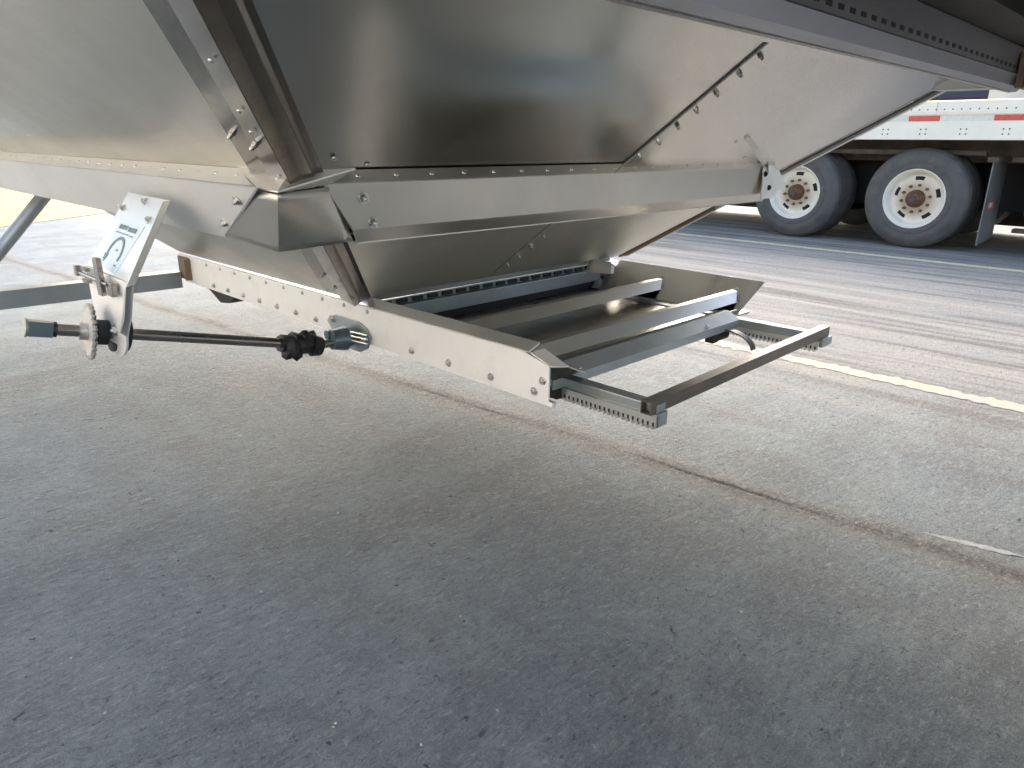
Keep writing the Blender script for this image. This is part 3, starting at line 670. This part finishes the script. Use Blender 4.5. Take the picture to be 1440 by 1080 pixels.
# bottom side rails, side walls and the second hopper
for y0, y1 in ((.24, .30), (3.10, 3.20)):
    bm = bmesh.new(); box(bm, (-5.8, y0, 1.235 if y0 > 1 else 1.33), (4.6, y1, 1.40)); finish('bottom_side_rail', bm, 'body', tr, bevel=.004)
for y0 in (.235, 3.20):
    for i in range(7):
        bm = bmesh.new(); x0 = -5.8 + 1.5*i; box(bm, (x0+.002, y0, 1.402), (x0+1.498, y0+.03, 2.05)); finish('side_wall_panel', bm, 'body', tr)
bm = bmesh.new(); box(bm, (-5.8, .30, 1.42), (-4.1, 3.10, 1.44)); finish('front_floor', bm, 'body', tr)
for i in range(4):
    bm = bmesh.new(); box(bm, (-.595+1.3*i, .30, 1.425), (-.60+1.3*(i+1), 3.10, 1.445)); finish('rear_floor', bm, 'underfloor', tr)
    bm = bmesh.new(); box(bm, (-.36+1.3*i, .30, 1.34), (-.30+1.3*i, 3.10, 1.423)); finish('floor_crossmember', bm, 'chassis', tr)
bm = bmesh.new(); box(bm, (-.70, .30, 1.3545), (-.50, 3.10, 1.4245)); finish('floor_crossmember', bm, 'chassis', tr)
# tubes at the left
bm = bmesh.new(); box_tube(bm, (-3.18, .42, .468), (-3.18, 1.155, .464), .032, .034, .004); finish('box_brace', bm, 'galv', tr, label='galvanised square brace tube behind the crank')
bm = bmesh.new(); tube(bm, (-4.0, .97, .86), (-4.0, .42, .27), .030, .030, 28); finish('round_brace', bm, 'galv', tr, smooth=True, label='round galvanised brace tube at the left edge')
bm = bmesh.new(); box(bm, (-4.06, .30, .03), (-3.94, .42, 1.32)); box(bm, (-4.12, .26, .0), (-3.88, .46, .03)); finish('landing_leg', bm, 'galv', tr, bevel=.004)

# ------------------------------------------------------------------ white trailer in the next lane
wt = empty('white_trailer', (-2.0, 9.6, 0), label='white semi trailer with red and silver tape parked in the far lane', category='trailer')
YT = 8.35
bm = bmesh.new(); box(bm, (-14, YT, 1.10), (5, YT+.04, 1.262)); finish('lower_side_rail', bm, 'white_paint', wt, bevel=.003)
bm = bmesh.new(); box(bm, (-14, YT+.012, 1.2645), (5, YT+.04, 1.352)); finish('tape_channel', bm, 'white_paint', wt)
for i in range(17):
    x0 = -14.0 + i*1.06
    bm = bmesh.new(); box(bm, (x0, YT-.004, 1.355), (x0+1.055, YT+.04, 1.462)); finish('side_panel', bm, 'white_paint', wt, bevel=.002)
bm = bmesh.new(); box(bm, (-14, YT+.02, 1.47), (-1.93, YT+.05, 1.80)); finish('upper_wall', bm, 'navy', wt)
bm = bmesh.new(); box(bm, (-14, YT+.01, 1.468), (-1.93, YT+.018, 1.495)); finish('wall_band', bm, 'maroon', wt)
bm = bmesh.new(); box(bm, (-1.925, YT+.02, 1.47), (5, YT+.05, 1.62)); finish('upper_wall', bm, 'body', wt)
bm = bmesh.new(); box(bm, (-14, YT+.05, 1.12), (5, YT+2.5, 1.18)); finish('trailer_floor', bm, 'chassis', wt)
bm = bmesh.new(); box(bm, (-14, YT+2.5, 1.10), (5, YT+2.55, 1.46)); finish('upper_wall', bm, 'white_paint', wt)
# conspicuity tape: red, then two silver pieces
for k in range(-14, 9):
    x = -2.591 + .754*k
    bm = bmesh.new(); box(bm, (x, YT+.0085, 1.276), (x+.288, YT+.012, 1.328)); finish('red_tape', bm, 'red_tape', wt)
    for x0, x1 in ((x+.294, x+.520), (x+.526, x+.748)):
        bm = bmesh.new(); box(bm, (x0, YT+.0085, 1.276), (x1, YT+.012, 1.328)); finish('silver_tape', bm, 'white_tape', wt)
riv = dome(.008, .004, 'chassis_tan')
holder = finish('rivet_strip', (lambda b: (box(b, (-4.4, YT-.003, 1.338), (0, YT+.0, 1.3535)), b)[1])(bmesh.new()), 'white_paint', wt)
bolts(holder, riv, [(-4.3+.075*i, YT-.003, 1.385) for i in range(56)], (0, -1, 0), 'rivet')
bolts(holder, riv, [(-3.9+.36*i+dx, YT, z) for i in range(10) for dx in (0, .05) for z in (1.20, 1.155)], (0, -1, 0), 'rivet')
# chassis
for y0 in (8.95, 10.2):
    bm = bmesh.new(); box(bm, (-6, y0, .88), (5, y0+.08, 1.12)); finish('chassis_rail', bm, 'chassis_tan', wt)
bm = bmesh.new(); box(bm, (-4.6, 8.62, .955), (-1.9, 8.70, 1.00)); finish('slider_rail', bm, 'chassis_tan', wt)
for xc in (-3.72, -2.43):
    bm = bmesh.new(); tube(bm, (xc, 8.6, .51), (xc, 10.7, .51), .065); finish('axle', bm, 'chassis', wt)
    bm = bmesh.new(); box(bm, (xc-.45, 8.98, .62), (xc+.45, 9.06, .70)); tube(bm, (xc+.25, 9.1, .70), (xc+.25, 9.1, .92), .13); finish('suspension', bm, 'chassis', wt)
def wheel(xc, yc, flip=1, hub='rust'):
    zc = .512
    def lathe(prof, seg=56, skip=None):
        bm = bmesh.new(); rows = []
        for r_, y_ in prof: rows.append([bm.verts.new((xc+math.cos(2*math.pi*i/seg)*r_, yc+flip*y_, zc+math.sin(2*math.pi*i/seg)*r_)) for i in range(seg)])
        for k in range(len(rows)-1):
            for i in range(seg):
                if skip and skip(k, i): continue
                bm.faces.new((rows[k][i], rows[k][(i+1)%seg], rows[k+1][(i+1)%seg], rows[k+1][i]))
        return bm
    tp = [(.290,.015),(.300,-.004),(.325,-.012),(.352,-.012),(.358,-.006),(.395,-.014),(.440,-.010),(.448,-.003),(.470,.004),(.492,.020),(.503,.040),(.505,.048),(.495,.052),(.497,.058),(.511,.060),(.512,.095),(.502,.099),(.502,.107),(.512,.111),(.512,.160),(.502,.164),(.502,.172),(.512,.176),(.511,.215),(.497,.218),(.500,.226),(.492,.245),(.44,.262),(.33,.268),(.29,.255)]
    wh = finish('wheel', lathe(tp, 72), 'tyre', wt, smooth=True)
    rp = [(.300,.000),(.303,-.010),(.297,-.013),(.290,-.006),(.284,.012),(.272,.022),(.266,.040),(.262,.075),(.252,.092),(.238,.100),(.228,.102),(.190,.088),(.172,.078),(.160,.074),(.150,.070),(.085,.070)]
    holes = {10: 1}
    def skip(k, i): return k == 10 and (i % 12 in (1, 2, 3, 4)) and i < 60
    rm = finish('rim', lathe(rp, 60, skip), 'rim', wh, smooth=True, origin=(xc, yc, zc))
    bm = bmesh.new(); tube(bm, (xc, yc+flip*.105, zc), (xc, yc+flip*.20, zc), .235, .235, 32); finish('brake_drum', bm, 'chassis', wh)
    bm = lathe([(.092,.072),(.088,.02),(.080,.000),(.062,-.008),(.058,-.030),(.040,-.036),(.0005,-.036)], 32); finish('hub', bm, hub, wh, smooth=True)
    bm = bmesh.new(); tube(bm, (xc, yc-flip*.0365, zc), (xc, yc-flip*.044, zc), .034, .030, 24); finish('hub_cap', bm, 'hubcap', wh, smooth=True)
    for k in range(10):
        t = 2*math.pi*(k+.3)/10; p = (xc+.138*math.cos(t), zc+.138*math.sin(t))
        if k == 0:
            bm = bmesh.new(); tube(bm, (p[0], yc+flip*.070, p[1]), (p[0], yc+flip*.040, p[1]), .0165, .0150, 6); tube(bm, (p[0], yc+flip*.040, p[1]), (p[0], yc+flip*.022, p[1]), .009, .009, 8)
            o0 = finish('lug_nut', bm, 'nut', wh); l0 = o0.location.copy(); w0 = p
        else:
            o = o0.copy(); C.objects.link(o); o.parent = wh; o.location = l0 + Vector((p[0]-w0[0], 0, p[1]-w0[1]))
for xc in (-3.72, -2.43):
    wheel(xc, 8.44); 
    for yy in (8.78, 10.35, 10.70):
        bm = bmesh.new(); seg = 56; rows = []
        for r_, y_ in ((.30,.0),(.36,-.01),(.45,.0),(.50,.04),(.512,.08),(.512,.19),(.50,.23),(.44,.265),(.30,.26)):
            rows.append([bm.verts.new((xc+math.cos(2*math.pi*i/seg)*r_, yy+y_, .512+math.sin(2*math.pi*i/seg)*r_)) for i in range(seg)])
        for k in range(len(rows)-1):
            for i in range(seg): bm.faces.new((rows[k][i], rows[k][(i+1)%seg], rows[k+1][(i+1)%seg], rows[k+1][i]))
        finish('inner_wheel', bm, 'tyre', wt, smooth=True)
bm = bmesh.new(); box(bm, (-14, 10.86, .10), (5, 10.89, 1.10)); finish('side_skirt', bm, 'chassis', wt)  # dark sheet added to fill the shaded gap under the trailer
bm = bmesh.new(); box(bm, (-4.9, 9.25, .38), (-1.2, 10.2, 1.0)); finish('suspension_subframe', bm, 'chassis', wt, bevel=.02)
# mud flap and hanger
bm = bmesh.new(); slab(bm, [(-1.79, 8.46, .90), (-1.79, 9.06, .90), (-1.79, 9.06, .13), (-1.79, 8.46, .09)], (.012, 0, 0)); fl = finish('mud_flap', bm, 'flap', wt, label='grey rubber mud flap with small red emblem')
bm = bmesh.new(); box(bm, (-1.777, 8.56, .44), (-1.774, 8.84, .52)); finish('flap_emblem', bm, 'red_tape', fl)
bm = bmesh.new(); box(bm, (-1.7735, 8.60, .455), (-1.7715, 8.74, .505)); finish('flap_emblem_print', bm, 'white_tape', fl)
bm = bmesh.new(); box(bm, (-1.83, 8.42, .895), (-1.74, 8.95, .945)); box(bm, (-1.66, 8.62, .90), (-1.2, 8.70, .945)); finish('flap_hanger', bm, 'chassis_tan', wt)
bm = bmesh.new(); box(bm, (-1.50, 8.75, .38), (.6, 9.2, .92)); finish('storage_box', bm, 'chassis', wt, bevel=.01)
bm = bmesh.new(); box(bm, (-1.55, 8.68, .22), (.6, 8.80, .26)); finish('side_step', bm, 'chassis_tan', wt, bevel=.005)

# ------------------------------------------------------------------ unseen bounce wall added behind the camera to light the surfaces facing it
SHX, SHY, SHH, SHN = -9.0, -3.6, 4.0, 18
sh = empty('shed_wall', (3, -2.4, 0), label='grey sheet metal shed wall beside the near lane', category='wall')
for i in range(SHN):
    bm = bmesh.new(); box(bm, (SHX+1.0*i, SHY-.05, 0), (SHX+.995+1.0*i, SHY, SHH)); finish('wall_panel', bm, 'shed', sh, bevel=.004)

# ------------------------------------------------------------------ loose pebbles
base = None
for i, (x, y, s_) in enumerate(((-.6,1.38,.0032), (-1.458,.618,.0028), (-.974,.523,.0030), (-1.519,.223,.0024), (-1.305,.224,.0024), (-.822,.606,.0026), (-.783,.762,.0022), (-1.664,.959,.0028), (-1.263,2.435,.003), (-.97,.515,.0022), (-1.05,.9,.002), (-1.42,1.875,.003))):
    if base is None:
        bm = bmesh.new(); bmesh.ops.create_icosphere(bm, subdivisions=2, radius=1)
        for v in bm.verts: v.co *= 1+.3*mn.noise(v.co*1.3)
        me = bpy.data.meshes.new('pebble'); bm.to_mesh(me); bm.free(); me.materials.append(M['pebble'])
        for p in me.polygons: p.use_smooth = True
        base = bpy.data.objects.new('pebble', me); o = base
    else: o = base.copy()
    C.objects.link(o); o.location = (x, y, s_*.6); o.scale = (s_*1.2, s_, s_*.8); o.rotation_euler = (0, 0, i*1.1)
    o['label'] = 'tiny pale pebble lying loose on the grey concrete'; o['category'] = 'pebble'; o['group'] = 'tiny pale pebbles scattered on the concrete'
